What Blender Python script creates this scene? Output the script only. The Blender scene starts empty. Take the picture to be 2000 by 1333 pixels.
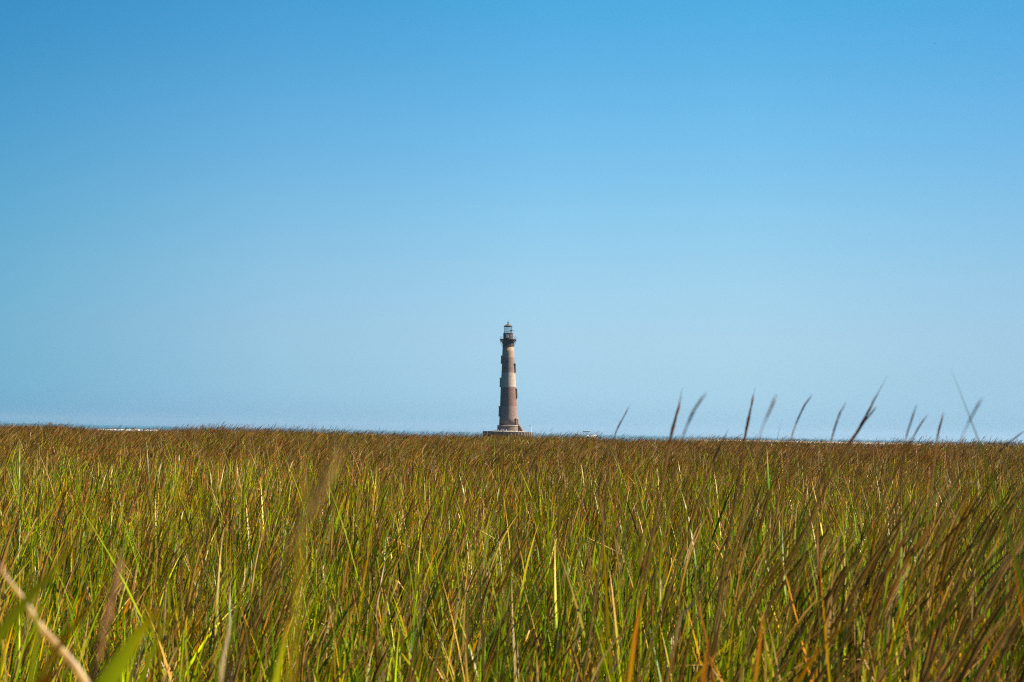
import bpy, bmesh, math, random
import numpy as np
from mathutils import Vector, Matrix, noise

random.seed(7)
R = math.radians
S = bpy.context.scene
COL = S.collection

# ------------------------------------------------------------------ camera
F = 2778.0                       # focal length in pixels of the 2000 px wide photograph (50 mm on 36 mm)
CAM_Z = 2.5
PITCH, ROLL = math.atan(178.5 / F), R(1.12)
cam = bpy.data.cameras.new('camera')
cam.lens, cam.sensor_width = 50.0, 36.0
cam.clip_start, cam.clip_end = 0.05, 90000
cam.dof.use_dof = True
cam.dof.focus_distance = 60.0
cam.dof.aperture_fstop = 10.0
cam_o = bpy.data.objects.new('camera', cam)
COL.objects.link(cam_o)
CAM_R = Matrix.Rotation(R(90) + PITCH, 3, 'X') @ Matrix.Rotation(ROLL, 3, 'Z')
cam_o.matrix_world = Matrix.Translation((0, 0, CAM_Z)) @ CAM_R.to_4x4()
S.camera = cam_o

# ------------------------------------------------------------------ sky and sun
SUN_EL, SUN_AZ = R(42), R(91)    # azimuth clockwise from the view direction
w = bpy.data.worlds.new('World'); S.world = w; w.use_nodes = True
nt = w.node_tree; nt.nodes.clear()
def N(t, typ, **kw):
    n = t.nodes.new(typ)
    for k, v in kw.items(): setattr(n, k, v)
    return n
SKY_CORRECT = True
out = N(nt, 'ShaderNodeOutputWorld'); bg = N(nt, 'ShaderNodeBackground')
sky = N(nt, 'ShaderNodeTexSky', sky_type='NISHITA', sun_disc=False, sun_elevation=SUN_EL, sun_rotation=SUN_AZ,
        air_density=1.0, dust_density=0.6, ozone_density=2.0, altitude=0)
bg.inputs['Strength'].default_value = 0.05
nt.links.new(bg.outputs[0], out.inputs[0])
if SKY_CORRECT:                  # deep polarised blue overhead, darkened above the view to weaken the fill light: a tint that depends on the elevation in the sky only
    tc = N(nt, 'ShaderNodeTexCoord'); sx = N(nt, 'ShaderNodeSeparateXYZ')
    nt.links.new(tc.outputs['Generated'], sx.inputs[0])
    rp = N(nt, 'ShaderNodeValToRGB')
    nt.links.new(sx.outputs['Z'], rp.inputs[0])
    SKY_STOPS = [(0.0, (.50, .88, 1.55)), (0.011, (.455, .80, 1.40)), (0.041, (.51, .75, 1.10)), (0.068, (.60, .775, .985)), (0.11, (.645, .855, .955)), (0.154, (.61, .92, .99)), (0.211, (.485, .945, 1.05)), (0.295, (.285, .935, 1.075)), (0.42, (.22, .60, .85)), (0.6, (.16, .42, .62)), (1.0, (.14, .36, .55))]
    e = rp.color_ramp.elements
    while len(e) < len(SKY_STOPS): e.new(0.5)
    for el, (p, c) in zip(e, SKY_STOPS):
        el.position = p; el.color = (*c, 1)
    mx = N(nt, 'ShaderNodeMix', data_type='RGBA', blend_type='MULTIPLY'); mx.inputs[0].default_value = 1
    nt.links.new(sky.outputs[0], mx.inputs[6]); nt.links.new(rp.outputs[0], mx.inputs[7])
    ra = N(nt, 'ShaderNodeValToRGB')     # darker away from the sun; unseen far left darkened further to deepen the tower's shade
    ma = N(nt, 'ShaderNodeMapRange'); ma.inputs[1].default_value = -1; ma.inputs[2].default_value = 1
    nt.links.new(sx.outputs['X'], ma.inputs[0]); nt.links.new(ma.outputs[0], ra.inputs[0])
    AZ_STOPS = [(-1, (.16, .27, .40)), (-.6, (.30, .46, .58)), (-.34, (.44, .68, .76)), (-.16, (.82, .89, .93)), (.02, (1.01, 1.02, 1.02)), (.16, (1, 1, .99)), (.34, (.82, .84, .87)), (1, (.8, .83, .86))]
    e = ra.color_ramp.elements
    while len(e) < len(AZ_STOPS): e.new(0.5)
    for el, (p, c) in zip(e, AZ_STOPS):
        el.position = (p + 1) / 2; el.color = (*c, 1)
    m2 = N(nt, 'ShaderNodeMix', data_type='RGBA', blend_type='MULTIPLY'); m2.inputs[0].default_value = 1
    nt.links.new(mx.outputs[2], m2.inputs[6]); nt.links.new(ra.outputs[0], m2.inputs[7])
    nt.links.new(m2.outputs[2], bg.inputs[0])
else:
    nt.links.new(sky.outputs[0], bg.inputs[0])
sun = bpy.data.lights.new('sun', 'SUN'); sun.energy = 5.0; sun.angle = R(0.5); sun.color = (1, .85, .64)
sun_o = bpy.data.objects.new('sun', sun); COL.objects.link(sun_o)
sd = Vector((math.sin(SUN_AZ) * math.cos(SUN_EL), math.cos(SUN_AZ) * math.cos(SUN_EL), math.sin(SUN_EL)))
sun_o.rotation_euler = sd.to_track_quat('Z', 'Y').to_euler(); sun_o.location = (30, 0, 40)
S.view_settings.view_transform = 'Standard'; S.view_settings.look = 'None'
S.view_settings.exposure = 1.637; S.view_settings.gamma = 1.0
S.render.engine = 'CYCLES'
S.cycles.use_denoising = False
S.cycles.filter_width = 1.15
S.cycles.max_bounces = 8; S.cycles.transparent_max_bounces = 16

# ------------------------------------------------------------------ helpers
def ray(px, py):
    d = CAM_R @ Vector(((px - 1000) / F, -(py - 666.5) / F, -1))
    return d
def at(px, py, dist):            # point on that line of sight, dist metres ahead (along y)
    d = ray(px, py)
    return Vector((0, 0, CAM_Z)) + d * (dist / d.y)

def mat(name, rough=.8, spec=.3, metal=0.0):
    m = bpy.data.materials.new(name); m.use_nodes = True
    t = m.node_tree; b = t.nodes['Principled BSDF']
    b.inputs['Roughness'].default_value = rough; b.inputs['Specular IOR Level'].default_value = spec
    b.inputs['Metallic'].default_value = metal
    return m, t, b
def mottled(name, c1, c2, scale=3.0, rough=.8, spec=.3, metal=0.0, bump=0.0, stretch=(1, 1, 1)):
    m, t, b = mat(name, rough, spec, metal)
    tc = N(t, 'ShaderNodeTexCoord'); mp = N(t, 'ShaderNodeMapping'); mp.inputs['Scale'].default_value = stretch
    no = N(t, 'ShaderNodeTexNoise'); no.inputs['Scale'].default_value = scale; no.inputs['Detail'].default_value = 6
    r = N(t, 'ShaderNodeValToRGB'); r.color_ramp.elements[0].position = .35; r.color_ramp.elements[1].position = .68
    r.color_ramp.elements[0].color = (*c1, 1); r.color_ramp.elements[1].color = (*c2, 1)
    t.links.new(tc.outputs['Object'], mp.inputs[0]); t.links.new(mp.outputs[0], no.inputs['Vector'])
    t.links.new(no.outputs['Fac'], r.inputs[0]); t.links.new(r.outputs[0], b.inputs['Base Color'])
    if bump:
        bp = N(t, 'ShaderNodeBump'); bp.inputs['Strength'].default_value = .6; bp.inputs['Distance'].default_value = bump
        t.links.new(no.outputs['Fac'], bp.inputs['Height']); t.links.new(bp.outputs[0], b.inputs['Normal'])
    return m

def obj(name, bm, m, parent=None, loc=(0, 0, 0), smooth=False):
    me = bpy.data.meshes.new(name); bm.normal_update(); bm.to_mesh(me); bm.free()
    if smooth:
        for p in me.polygons: p.use_smooth = True
    me.materials.append(m)
    o = bpy.data.objects.new(name, me); COL.objects.link(o); o.location = loc
    if parent: o.parent = parent
    return o
def tag(o, label, cat=None, group=None, kind=None):
    o['label'] = label
    if cat: o['category'] = cat
    if group: o['group'] = group
    if kind: o['kind'] = kind
    return o
def thing(name, label, cat, loc, group=None):
    o = bpy.data.objects.new(name, None); COL.objects.link(o); o.location = loc; o.empty_display_size = .2
    return tag(o, label, cat, group)
def lathe(bm, prof, seg=48, close=True):
    rings = []
    for r, z in prof:
        rings.append([bm.verts.new((r * math.cos(2 * math.pi * i / seg), r * math.sin(2 * math.pi * i / seg), z)) for i in range(seg)])
    for a, b in zip(rings, rings[1:]):
        for i in range(seg):
            j = (i + 1) % seg
            bm.faces.new((a[i], a[j], b[j], b[i]))
    if close:
        bm.faces.new(rings[0][::-1]); bm.faces.new(rings[-1])
    return bm
def tube(bm, pts, rads, seg=8):
    pts = [Vector(p) for p in pts]
    if not hasattr(rads, '__len__'): rads = [rads] * len(pts)
    rings = []
    for i, p in enumerate(pts):
        t = (pts[min(i + 1, len(pts) - 1)] - pts[max(i - 1, 0)]).normalized()
        u = t.cross(Vector((0, 1, 0)) if abs(t.y) < .9 else Vector((1, 0, 0))).normalized(); v = t.cross(u)
        rings.append([bm.verts.new(p + (u * math.cos(2 * math.pi * k / seg) + v * math.sin(2 * math.pi * k / seg)) * rads[i]) for k in range(seg)])
    for a, b in zip(rings, rings[1:]):
        for i in range(seg):
            j = (i + 1) % seg
            bm.faces.new((a[i], a[j], b[j], b[i]))
    bm.faces.new(rings[0][::-1]); bm.faces.new(rings[-1])
    return bm
def box(bm, size, M=Matrix()):
    sx_, sy_, sz_ = (s / 2 for s in size)
    v = [bm.verts.new(M @ Vector((x * sx_, y * sy_, z * sz_))) for x in (-1, 1) for y in (-1, 1) for z in (-1, 1)]
    for f in ((0, 1, 3, 2), (4, 6, 7, 5), (0, 4, 5, 1), (2, 3, 7, 6), (0, 2, 6, 4), (1, 5, 7, 3)):
        bm.faces.new([v[i] for i in f])
    return bm
def facing(az, r, z, tilt=0.0):  # frame on a round tower: local +y points outward at azimuth az (0 = towards the camera, + = right)
    o = Vector((math.sin(az), -math.cos(az), 0))
    return Matrix.Translation(o * r + Vector((0, 0, z))) @ Matrix.Rotation(math.pi + az, 4, 'Z') @ Matrix.Rotation(tilt, 4, 'X')

# ------------------------------------------------------------------ ground, water, sandbar
GROUND = 0.55
EDGE = 110.0
HAZE = .000045
m_mud = mottled('marsh_mud', (.05, .042, .03), (.10, .08, .05), 2.0, .7, .3, bump=.02)
bm = bmesh.new()
ys = [-40, -10, 0, 3, 10, 25, 50, 80, EDGE + 3, EDGE + 9, EDGE + 18, EDGE + 35, EDGE + 70]
zs = [GROUND] * 9 + [.30, .02, -.4, -1.5]
xs = [-190, -120, -70, -40, -20, -8, 0, 8, 20, 40, 70, 120, 190]
g = [[bm.verts.new((x, y, z + (random.uniform(-.02, .02) if -10 < y < EDGE else 0))) for x in xs] for y, z in zip(ys, zs)]
for a, b in zip(g, g[1:]):
    for i in range(len(xs) - 1): bm.faces.new((a[i], a[i + 1], b[i + 1], b[i]))
tag(obj('ground', bm, m_mud, smooth=True), 'dark marsh mud under the tall grass', kind='structure')

m_w, t, b = mat('sea_water', .12, .5)
b.inputs['Base Color'].default_value = (.012, .075, .105, 1)
tc = N(t, 'ShaderNodeTexCoord'); mp = N(t, 'ShaderNodeMapping'); mp.inputs['Scale'].default_value = (.12, .3, 1)
n1 = N(t, 'ShaderNodeTexNoise'); n1.inputs['Scale'].default_value = 1.0; n1.inputs['Detail'].default_value = 8; n1.inputs['Roughness'].default_value = .62
bp = N(t, 'ShaderNodeBump'); bp.inputs['Strength'].default_value = 1.0; bp.inputs['Distance'].default_value = 1.1
t.links.new(tc.outputs['Object'], mp.inputs[0]); t.links.new(mp.outputs[0], n1.inputs['Vector'])
t.links.new(n1.outputs['Fac'], bp.inputs['Height']); t.links.new(bp.outputs[0], b.inputs['Normal'])
bm = bmesh.new()
L = 12000
v = [bm.verts.new(p) for p in ((-L, EDGE + 12, 0), (L, EDGE + 12, 0), (L, L, 0), (-L, L, 0))]
bm.faces.new(v)
tag(obj('water', bm, m_w), 'open blue sea behind the marsh', kind='structure')

def strip(name, x0, x1, y0, depth, h, m, label, kind, n=160, seed=1, gaps=0.0, jag=.5):
    rnd = random.Random(seed); bm = bmesh.new(); rows = []
    ph = [rnd.uniform(0, 6.28) for _ in range(6)]
    for i in range(n + 1):
        x = x0 + (x1 - x0) * i / n
        e = min(1, i / (n * .08), (n - i) / (n * .08))
        wv = sum(math.sin(x * f_ + p) for f_, p in zip((.013, .031, .057, .11), ph)) / 4
        hh = max(-.05, e * h * (1 - jag + jag * (.5 + .5 * wv) + rnd.uniform(-.5, .5) * jag) - gaps * max(0, -wv))
        yy = y0 + 12 * math.sin(x * .006 + ph[0])
        rows.append([bm.verts.new((x, yy + depth * k, -.1 + (hh + .1) * q)) for k, q in ((0, 0), (.25, .75), (.5, 1), (.75, .75), (1, 0))])
    for a, b_ in zip(rows, rows[1:]):
        for k in range(4): bm.faces.new((a[k], b_[k], b_[k + 1], a[k + 1]))
    return tag(obj(name, bm, m, smooth=True), label, kind=kind)
m_sand = mottled('pale_sand', (.34, .285, .235), (.45, .39, .33), .05, .9, .2)
m_foam = mottled('sea_foam', (.5, .51, .5), (.66, .66, .65), .4, .9, .2)
strip('sandbar', 95, 420, 790, 60, .8, m_sand, 'low pale sandbar between the marsh and the sea', 'structure', seed=3, jag=.35)
strip('surf', -188, -158, 640, 9, .55, m_foam, 'white breaking surf beyond the marsh on the left', 'stuff', n=120, seed=5, gaps=.5, jag=.8)

# ------------------------------------------------------------------ lighthouse
D = 619.0
base = at(993.4, 850, D); base.z = 0
m_shaft, t, b = mat('banded_brick', .9, .2)
tc = N(t, 'ShaderNodeTexCoord'); sx = N(t, 'ShaderNodeSeparateXYZ'); t.links.new(tc.outputs['Object'], sx.inputs[0])
n0 = N(t, 'ShaderNodeTexNoise'); n0.inputs['Scale'].default_value = 1.3; n0.inputs['Detail'].default_value = 5
t.links.new(tc.outputs['Object'], n0.inputs['Vector'])
ad = N(t, 'ShaderNodeMath', operation='MULTIPLY_ADD'); ad.inputs[1].default_value = .35
t.links.new(n0.outputs['Fac'], ad.inputs[0]); t.links.new(sx.outputs['Z'], ad.inputs[2])
dv = N(t, 'ShaderNodeMath', operation='DIVIDE'); dv.inputs[1].default_value = 40.0; t.links.new(ad.outputs[0], dv.inputs[0])
rp = N(t, 'ShaderNodeValToRGB'); rp.color_ramp.interpolation = 'LINEAR'
bands = [(0, (.178, .125, .113)), (10.0, (.165, .113, .101)), (13.9, (.16, .108, .096)), (14.2, (.136, .08, .064)), (22.2, (.14, .082, .066)), (22.45, (.278, .222, .193)),
         (28.4, (.262, .212, .184)), (28.8, (.146, .10, .081)), (35.0, (.146, .102, .084)), (35.3, (.222, .164, .126)), (40, (.244, .168, .118))]
e = rp.color_ramp.elements
while len(e) < len(bands): e.new(.5)
for el, (z, c) in zip(e, bands): el.position = z / 40; el.color = (*c, 1)
t.links.new(dv.outputs[0], rp.inputs[0])
n2 = N(t, 'ShaderNodeTexNoise'); n2.inputs['Scale'].default_value = .9; n2.inputs['Detail'].default_value = 8; n2.inputs['Roughness'].default_value = .7
t.links.new(tc.outputs['Object'], n2.inputs['Vector'])
mr = N(t, 'ShaderNodeMapRange'); mr.inputs[1].default_value = .3; mr.inputs[2].default_value = .7; mr.inputs[3].default_value = .72; mr.inputs[4].default_value = 1.25
t.links.new(n2.outputs['Fac'], mr.inputs[0])
mm = N(t, 'ShaderNodeMix', data_type='RGBA', blend_type='MULTIPLY'); mm.inputs[0].default_value = 1
t.links.new(rp.outputs[0], mm.inputs[6]); t.links.new(mr.outputs[0], mm.inputs[7])
# rust run-off in vertical streaks below the gallery
mp = N(t, 'ShaderNodeMapping'); mp.inputs['Scale'].default_value = (1.1, 1.1, .12); t.links.new(tc.outputs['Object'], mp.inputs[0])
n3 = N(t, 'ShaderNodeTexNoise'); n3.inputs['Scale'].default_value = 1.0; n3.inputs['Detail'].default_value = 3; t.links.new(mp.outputs[0], n3.inputs['Vector'])
r3 = N(t, 'ShaderNodeMapRange'); r3.inputs[1].default_value = .52; r3.inputs[2].default_value = .66; r3.inputs[4].default_value = .75; t.links.new(n3.outputs['Fac'], r3.inputs[0])
rz = N(t, 'ShaderNodeMapRange'); rz.inputs[1].default_value = 33.5; rz.inputs[2].default_value = 36.5; t.links.new(sx.outputs['Z'], rz.inputs[0])
rm = N(t, 'ShaderNodeMath', operation='MULTIPLY'); t.links.new(r3.outputs[0], rm.inputs[0]); t.links.new(rz.outputs[0], rm.inputs[1])
m3 = N(t, 'ShaderNodeMix', data_type='RGBA'); m3.inputs[7].default_value = (.30, .13, .05, 1)
t.links.new(rm.outputs[0], m3.inputs[0]); t.links.new(mm.outputs[2], m3.inputs[6])
t.links.new(m3.outputs[2], b.inputs['Base Color'])
bp = N(t, 'ShaderNodeBump'); bp.inputs['Strength'].default_value = .25; bp.inputs['Distance'].default_value = .02
t.links.new(n2.outputs['Fac'], bp.inputs['Height']); t.links.new(bp.outputs[0], b.inputs['Normal'])

m_iron = mottled('rusty_black_iron', (.018, .016, .018), (.06, .036, .03), 2.2, .7, .4)
m_roof = mottled('weathered_lantern_roof', (.045, .046, .044), (.095, .09, .08), 2.0, .7, .3)
m_stone = mottled('plinth_masonry', (.12, .085, .07), (.2, .145, .12), 1.2, .9, .2)
m_ledge = mottled('pale_stone_ledge', (.14, .115, .10), (.38, .34, .3), .9, .9, .2)
m_dark = mottled('dark_window_opening', (.04, .038, .038), (.07, .062, .058), 3, .5, .4)
m_frame = mottled('window_stone', (.16, .12, .10), (.26, .2, .165), 3, .9, .2)
m_white = mottled('pale_weathered_paint', (.55, .56, .55), (.72, .72, .7), 3, .6, .3)
m_glass, t, b = mat('lantern_glass')
t.nodes.remove(b)
tr = N(t, 'ShaderNodeBsdfTransparent'); tr.inputs[0].default_value = (.93, .96, .97, 1)
gl = N(t, 'ShaderNodeBsdfGlossy'); gl.inputs['Roughness'].default_value = .05
nn = N(t, 'ShaderNodeTexNoise'); nn.inputs['Scale'].default_value = 1.2
mr = N(t, 'ShaderNodeMapRange'); mr.inputs[3].default_value = .05; mr.inputs[4].default_value = .22; t.links.new(nn.outputs['Fac'], mr.inputs[0])
ms = N(t, 'ShaderNodeMixShader'); t.links.new(mr.outputs[0], ms.inputs[0])
t.links.new(tr.outputs[0], ms.inputs[1]); t.links.new(gl.outputs[0], ms.inputs[2]); t.links.new(ms.outputs[0], t.nodes['Material Output'].inputs[0])

LH = thing('lighthouse', 'tall leaning brick lighthouse with brown and pale bands and a black iron lantern', 'lighthouse', base)
LH.rotation_euler = (0, R(-1.35), 0)
PROF = [(4.08, 5.6), (3.93, 8.5), (3.78, 11.2), (3.66, 14), (3.5, 18), (3.34, 22.2), (3.12, 26), (2.97, 28.5), (2.80, 31.8), (2.65, 35.1), (2.55, 37.5), (2.46, 39.7)]
def rad(z):
    for (r0, z0), (r1, z1) in zip(PROF, PROF[1:]):
        if z0 <= z <= z1: return r0 + (r1 - r0) * (z - z0) / (z1 - z0)
    return PROF[-1][0]
obj('shaft', lathe(bmesh.new(), PROF, 64), m_shaft, LH, smooth=True)
obj('plinth', lathe(bmesh.new(), [(4.95, 1.0), (4.85, 4.7), (4.75, 5.05)], 8 * 4), m_stone, LH)
obj('plinth_ledge', lathe(bmesh.new(), [(4.78, 5.053), (5.02, 5.2), (5.02, 5.5), (4.2, 5.62), (4.0, 5.63)], 32), m_ledge, LH)
# windows stand out in profile on both flanks
for az, z, hh in ((R(79), 30.4, 3.3), (R(80), 19.3, 3.7), (R(-96), 34.1, 2.9), (R(-97), 24.2, 3.4), (R(-95), 11.6, 3.9)):
    r = rad(z); M = facing(az, r, z, 0.035)
    bm = bmesh.new()
    for s in (-1, 1): box(bm, (.28, .55, hh), M @ Matrix.Translation((s * .62, .18, 0)))
    box(bm, (1.9, .75, .35), M @ Matrix.Translation((0, .22, hh / 2 + .176)))
    box(bm, (1.75, .65, .28), M @ Matrix.Translation((0, .2, -hh / 2 - .141)))
    wf = obj('window', bm, m_frame, LH)
    bm = bmesh.new(); box(bm, (.95, .2, hh - .01), M @ Matrix.Translation((0, .12, 0)))
    obj('pane', bm, m_dark, wf)
# door with its surround above the plinth, and the broken landing under it
M = facing(R(62), 4.05, 6.9)
bm = bmesh.new()
for s in (-1, 1): box(bm, (.35, .7, 2.5), M @ Matrix.Translation((s * .8, .1, 0)))
box(bm, (2.3, .85, .4), M @ Matrix.Translation((0, .12, 1.453)))
dr = obj('door', bm, m_frame, LH)
bm = bmesh.new(); box(bm, (1.2, .3, 2.4), M @ Matrix.Translation((0, .1, 0))); obj('door_leaf', bm, m_dark, dr)
bm = bmesh.new()
M = facing(R(70), 5.1, 3.9)
for k in range(5): box(bm, (1.6, .34, .5 + .55 * (5 - k)), M @ Matrix.Translation((0, -.1 + .36 * k, -.95 + .275 * (5 - k))))
obj('steps', bm, m_stone, LH)
# black iron head
obj('ring_cornice', lathe(bmesh.new(), [(2.46, 39.703), (2.62, 39.8), (2.62, 40.0), (2.4, 40.05)]), m_iron, LH)
bm = lathe(bmesh.new(), [(2.34, 40.053), (2.34, 42.62)])
for k in range(16): box(bm, (.14, .12, 2.5), facing(k * math.pi / 8 + .1, 2.37, 41.34))
obj('service_room', bm, m_iron, LH)
obj('gallery_deck', lathe(bmesh.new(), [(2.3, 42.623), (3.4, 42.7), (3.62, 42.76), (3.62, 43.0), (2.2, 43.02)]), m_iron, LH)
for k in range(16):
    az = k * math.pi / 8 + .1; o = Vector((math.sin(az), -math.cos(az), 0)); tdir = Vector((o.y, -o.x, 0))
    bm = bmesh.new()
    def flat(pts, wd):
        rows = [[bm.verts.new(o * r_ + tdir * s * wd / 2 + Vector((0, 0, z_))) for s in (-1, 1) for (r_, z_) in ((a_[0], a_[1]), (a_[2], a_[3]))] for a_ in pts]
        for p, q in zip(rows, rows[1:]):
            for i, j in ((0, 1), (1, 3), (3, 2), (2, 0)): bm.faces.new((p[i], p[j], q[j], q[i]))
        bm.faces.new([rows[0][i] for i in (0, 1, 3, 2)]); bm.faces.new([rows[-1][i] for i in (0, 2, 3, 1)])
    flat([(2.4, 41.2, 2.5, 41.1), (2.62, 41.75, 2.78, 41.62), (2.95, 42.25, 3.12, 42.1), (3.3, 42.6, 3.5, 42.45)], .12)
    tube(bm, [o * 3.5 + Vector((0, 0, 42.6)), o * 3.45 + Vector((0, 0, 42.1))], .09, 6)
    tube(bm, [o * 3.48 + Vector((0, 0, 42.1)), o * 3.3 + Vector((0, 0, 41.3)), o * 2.95 + Vector((0, 0, 40.6)), o * 2.6 + Vector((0, 0, 40.05))], .035, 5)
    obj('bracket', bm, m_iron, LH)
def railing(name, r, z, h, n, rd):
    bm = bmesh.new()
    for k in range(n):
        az = 2 * math.pi * k / n
        p = Vector((r * math.sin(az), r * math.cos(az), z)); tube(bm, [p, p + Vector((0, 0, h))], rd, 5)
    for hz in (h * .5, h):
        pts = [(r * math.sin(2 * math.pi * k / 40), r * math.cos(2 * math.pi * k / 40), z + hz) for k in range(41)]
        tube(bm, pts, rd * .7, 5)
    obj(name, bm, m_iron, LH)
railing('gallery_railing', 3.5, 43.0, 1.05, 20, .03)
wr = obj('watch_room', lathe(bmesh.new(), [(2.14, 43.023), (2.14, 45.3)]), m_iron, LH)
obj('watch_cornice', lathe(bmesh.new(), [(2.16, 45.303), (2.3, 45.36), (2.3, 45.52), (1.8, 45.56)]), m_iron, LH)
bm = bmesh.new(); M = facing(R(-12), 2.13, 44.35)
for zc, hh in ((.45, .72), (-.42, .85)): box(bm, (1.05, .14, hh), M @ Matrix.Translation((0, 0, zc)))
obj('watch_window', bm, m_white, LH)
railing('lantern_railing', 2.2, 45.52, .85, 14, .022)
# lantern: glazing bars, glass, roof
bm = bmesh.new()
for k in range(10):
    az = 2 * math.pi * k / 10 + R(9); p = Vector((1.68 * math.sin(az), -1.68 * math.cos(az), 45.56)); tube(bm, [p, p + Vector((0, 0, 3.0))], .055, 6)
for z, rr in ((45.62, .09), (46.55, .035), (47.5, .035), (48.5, .1)):
    tube(bm, [(1.69 * math.sin(R(9) + 2 * math.pi * k / 10), -1.69 * math.cos(R(9) + 2 * math.pi * k / 10), z) for k in range(11)], rr, 6)
fr = obj('lantern_frame', bm, m_iron, LH)
bm = bmesh.new(); lathe(bm, [(1.62, 45.6), (1.62, 48.5)], 40, close=False); obj('glazing', bm, m_glass, fr)
obj('lantern_roof', lathe(bmesh.new(), [(1.85, 48.56), (2.0, 48.6), (2.0, 48.72), (1.5, 49.05), (.9, 49.4), (.35, 49.72), (.2, 49.85)], 20), m_roof, LH)
obj('ventilator_ball', lathe(bmesh.new(), [(.2, 49.853), (.17, 50.1), (.28, 50.2), (.34, 50.38), (.28, 50.58), (.1, 50.72)], 16), m_iron, LH, smooth=True)
bm = bmesh.new(); tube(bm, [(0, 0, 50.72), (0, 0, 52.1)], [.03, .012], 6); obj('lightning_rod', bm, m_iron, LH)
bm = bmesh.new()
box(bm, (1.25, .8, .3), Matrix.Translation((1.05, -.6, 46.75)))
tube(bm, [(1.5, -.7, 46.8), (2.2, -.7, 46.9), (2.75, -.7, 46.55)], .06, 6); tube(bm, [(1.7, -.7, 46.75), (1.9, -.7, 47.0), (2.3, -.7, 46.9)], .05, 6)
obj('broken_fitting', bm, m_iron, LH)

# ------------------------------------------------------------------ cofferdam round the base
m_cof, t, b = mat('stained_sheet_piling', .85, .3)
tc = N(t, 'ShaderNodeTexCoord'); mp = N(t, 'ShaderNodeMapping'); mp.inputs['Scale'].default_value = (1.6, 1.6, .1)
nn = N(t, 'ShaderNodeTexNoise'); nn.inputs['Scale'].default_value = .8; nn.inputs['Detail'].default_value = 5
r = N(t, 'ShaderNodeValToRGB'); e = r.color_ramp.elements
e[0].position = .3; e[0].color = (.10, .082, .073, 1); e[1].position = .78; e[1].color = (.33, .31, .29, 1); k_ = e.new(.62); k_.color = (.15, .125, .112, 1)
t.links.new(tc.outputs['Object'], mp.inputs[0]); t.links.new(mp.outputs[0], nn.inputs['Vector']); t.links.new(nn.outputs['Fac'], r.inputs[0]); t.links.new(r.outputs[0], b.inputs['Base Color'])
m_conc = mottled('pale_concrete', (.22, .195, .17), (.34, .31, .275), .8, .9, .2)
CF = thing('cofferdam', 'low round stained cofferdam wall ringing the foot of the lighthouse', 'cofferdam', base + Vector((-.2, 0, 0)))
bm = bmesh.new(); seg = 180; rings = []
for z in (-1.0, 2.65):
    rings.append([bm.verts.new(((10.85 + (.22 if (i // 2) % 2 else -.1)) * math.cos(2 * math.pi * i / seg), (10.85 + (.22 if (i // 2) % 2 else -.1)) * math.sin(2 * math.pi * i / seg), z)) for i in range(seg)])
for i in range(seg):
    j = (i + 1) % seg; bm.faces.new((rings[0][i], rings[0][j], rings[1][j], rings[1][i]))
obj('sheet_pile_wall', bm, m_cof, CF)
obj('cap_beam', lathe(bmesh.new(), [(9.9, 2.6), (11.12, 2.62), (11.12, 2.84), (9.9, 2.82)], 90, close=False), m_cof, CF)
bm = bmesh.new()
rings = []
for rr, z in ((9.9, 2.78), (8.2, 2.86), (6.5, 3.0), (5.0, 3.2)):
    rings.append([bm.verts.new((rr * math.cos(2 * math.pi * i / 48), rr * math.sin(2 * math.pi * i / 48), z + random.uniform(-.05, .08))) for i in range(48)])
for a, b_ in zip(rings, rings[1:]):
    for i in range(48): bm.faces.new((a[i], a[(i + 1) % 48], b_[(i + 1) % 48], b_[i]))
obj('concrete_fill', bm, m_conc, CF)
def stub(px, h):
    x = (px - 993.4) * D / F
    y = -math.sqrt(max(0, 10.6 ** 2 - x * x))
    bm = bmesh.new(); tube(bm, [(0, 0, 0), (random.uniform(-.08, .08), 0, h * .6), (random.uniform(-.1, .1), 0, h)], [.13, .12, .1], 7)
    o = obj('post', bm, m_white, None, base + Vector((x, y, 2.8)))
    tag(o, 'short pale weathered post on the rim of the cofferdam', 'post', 'short pale posts on the cofferdam rim')
for px, h in ((973.5, .75), (978.5, 1.0), (981.8, .8), (984, .9), (988.5, 1.0), (997.5, .5), (1007, .7), (1013, .6)): stub(px, h)
# lamp post in front of the cofferdam's right end
pp = at(1037.2, 850, 606); pp.z = 0
LP = thing('lamp_post', 'slim white pole with a small lamp arm beside the cofferdam', 'lamp post', pp)
bm = bmesh.new(); tube(bm, [(0, 0, -1), (0, 0, 5.3)], [.15, .11], 8); obj('pole', bm, m_white, LP)
bm = bmesh.new(); tube(bm, [(0, 0, 5.3), (-.15, 0, 5.42), (-.7, 0, 5.45)], .06, 6); box(bm, (.7, .28, .2), Matrix.Translation((-.55, 0, 5.42))); obj('lamp_head', bm, m_iron, LP)

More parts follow.
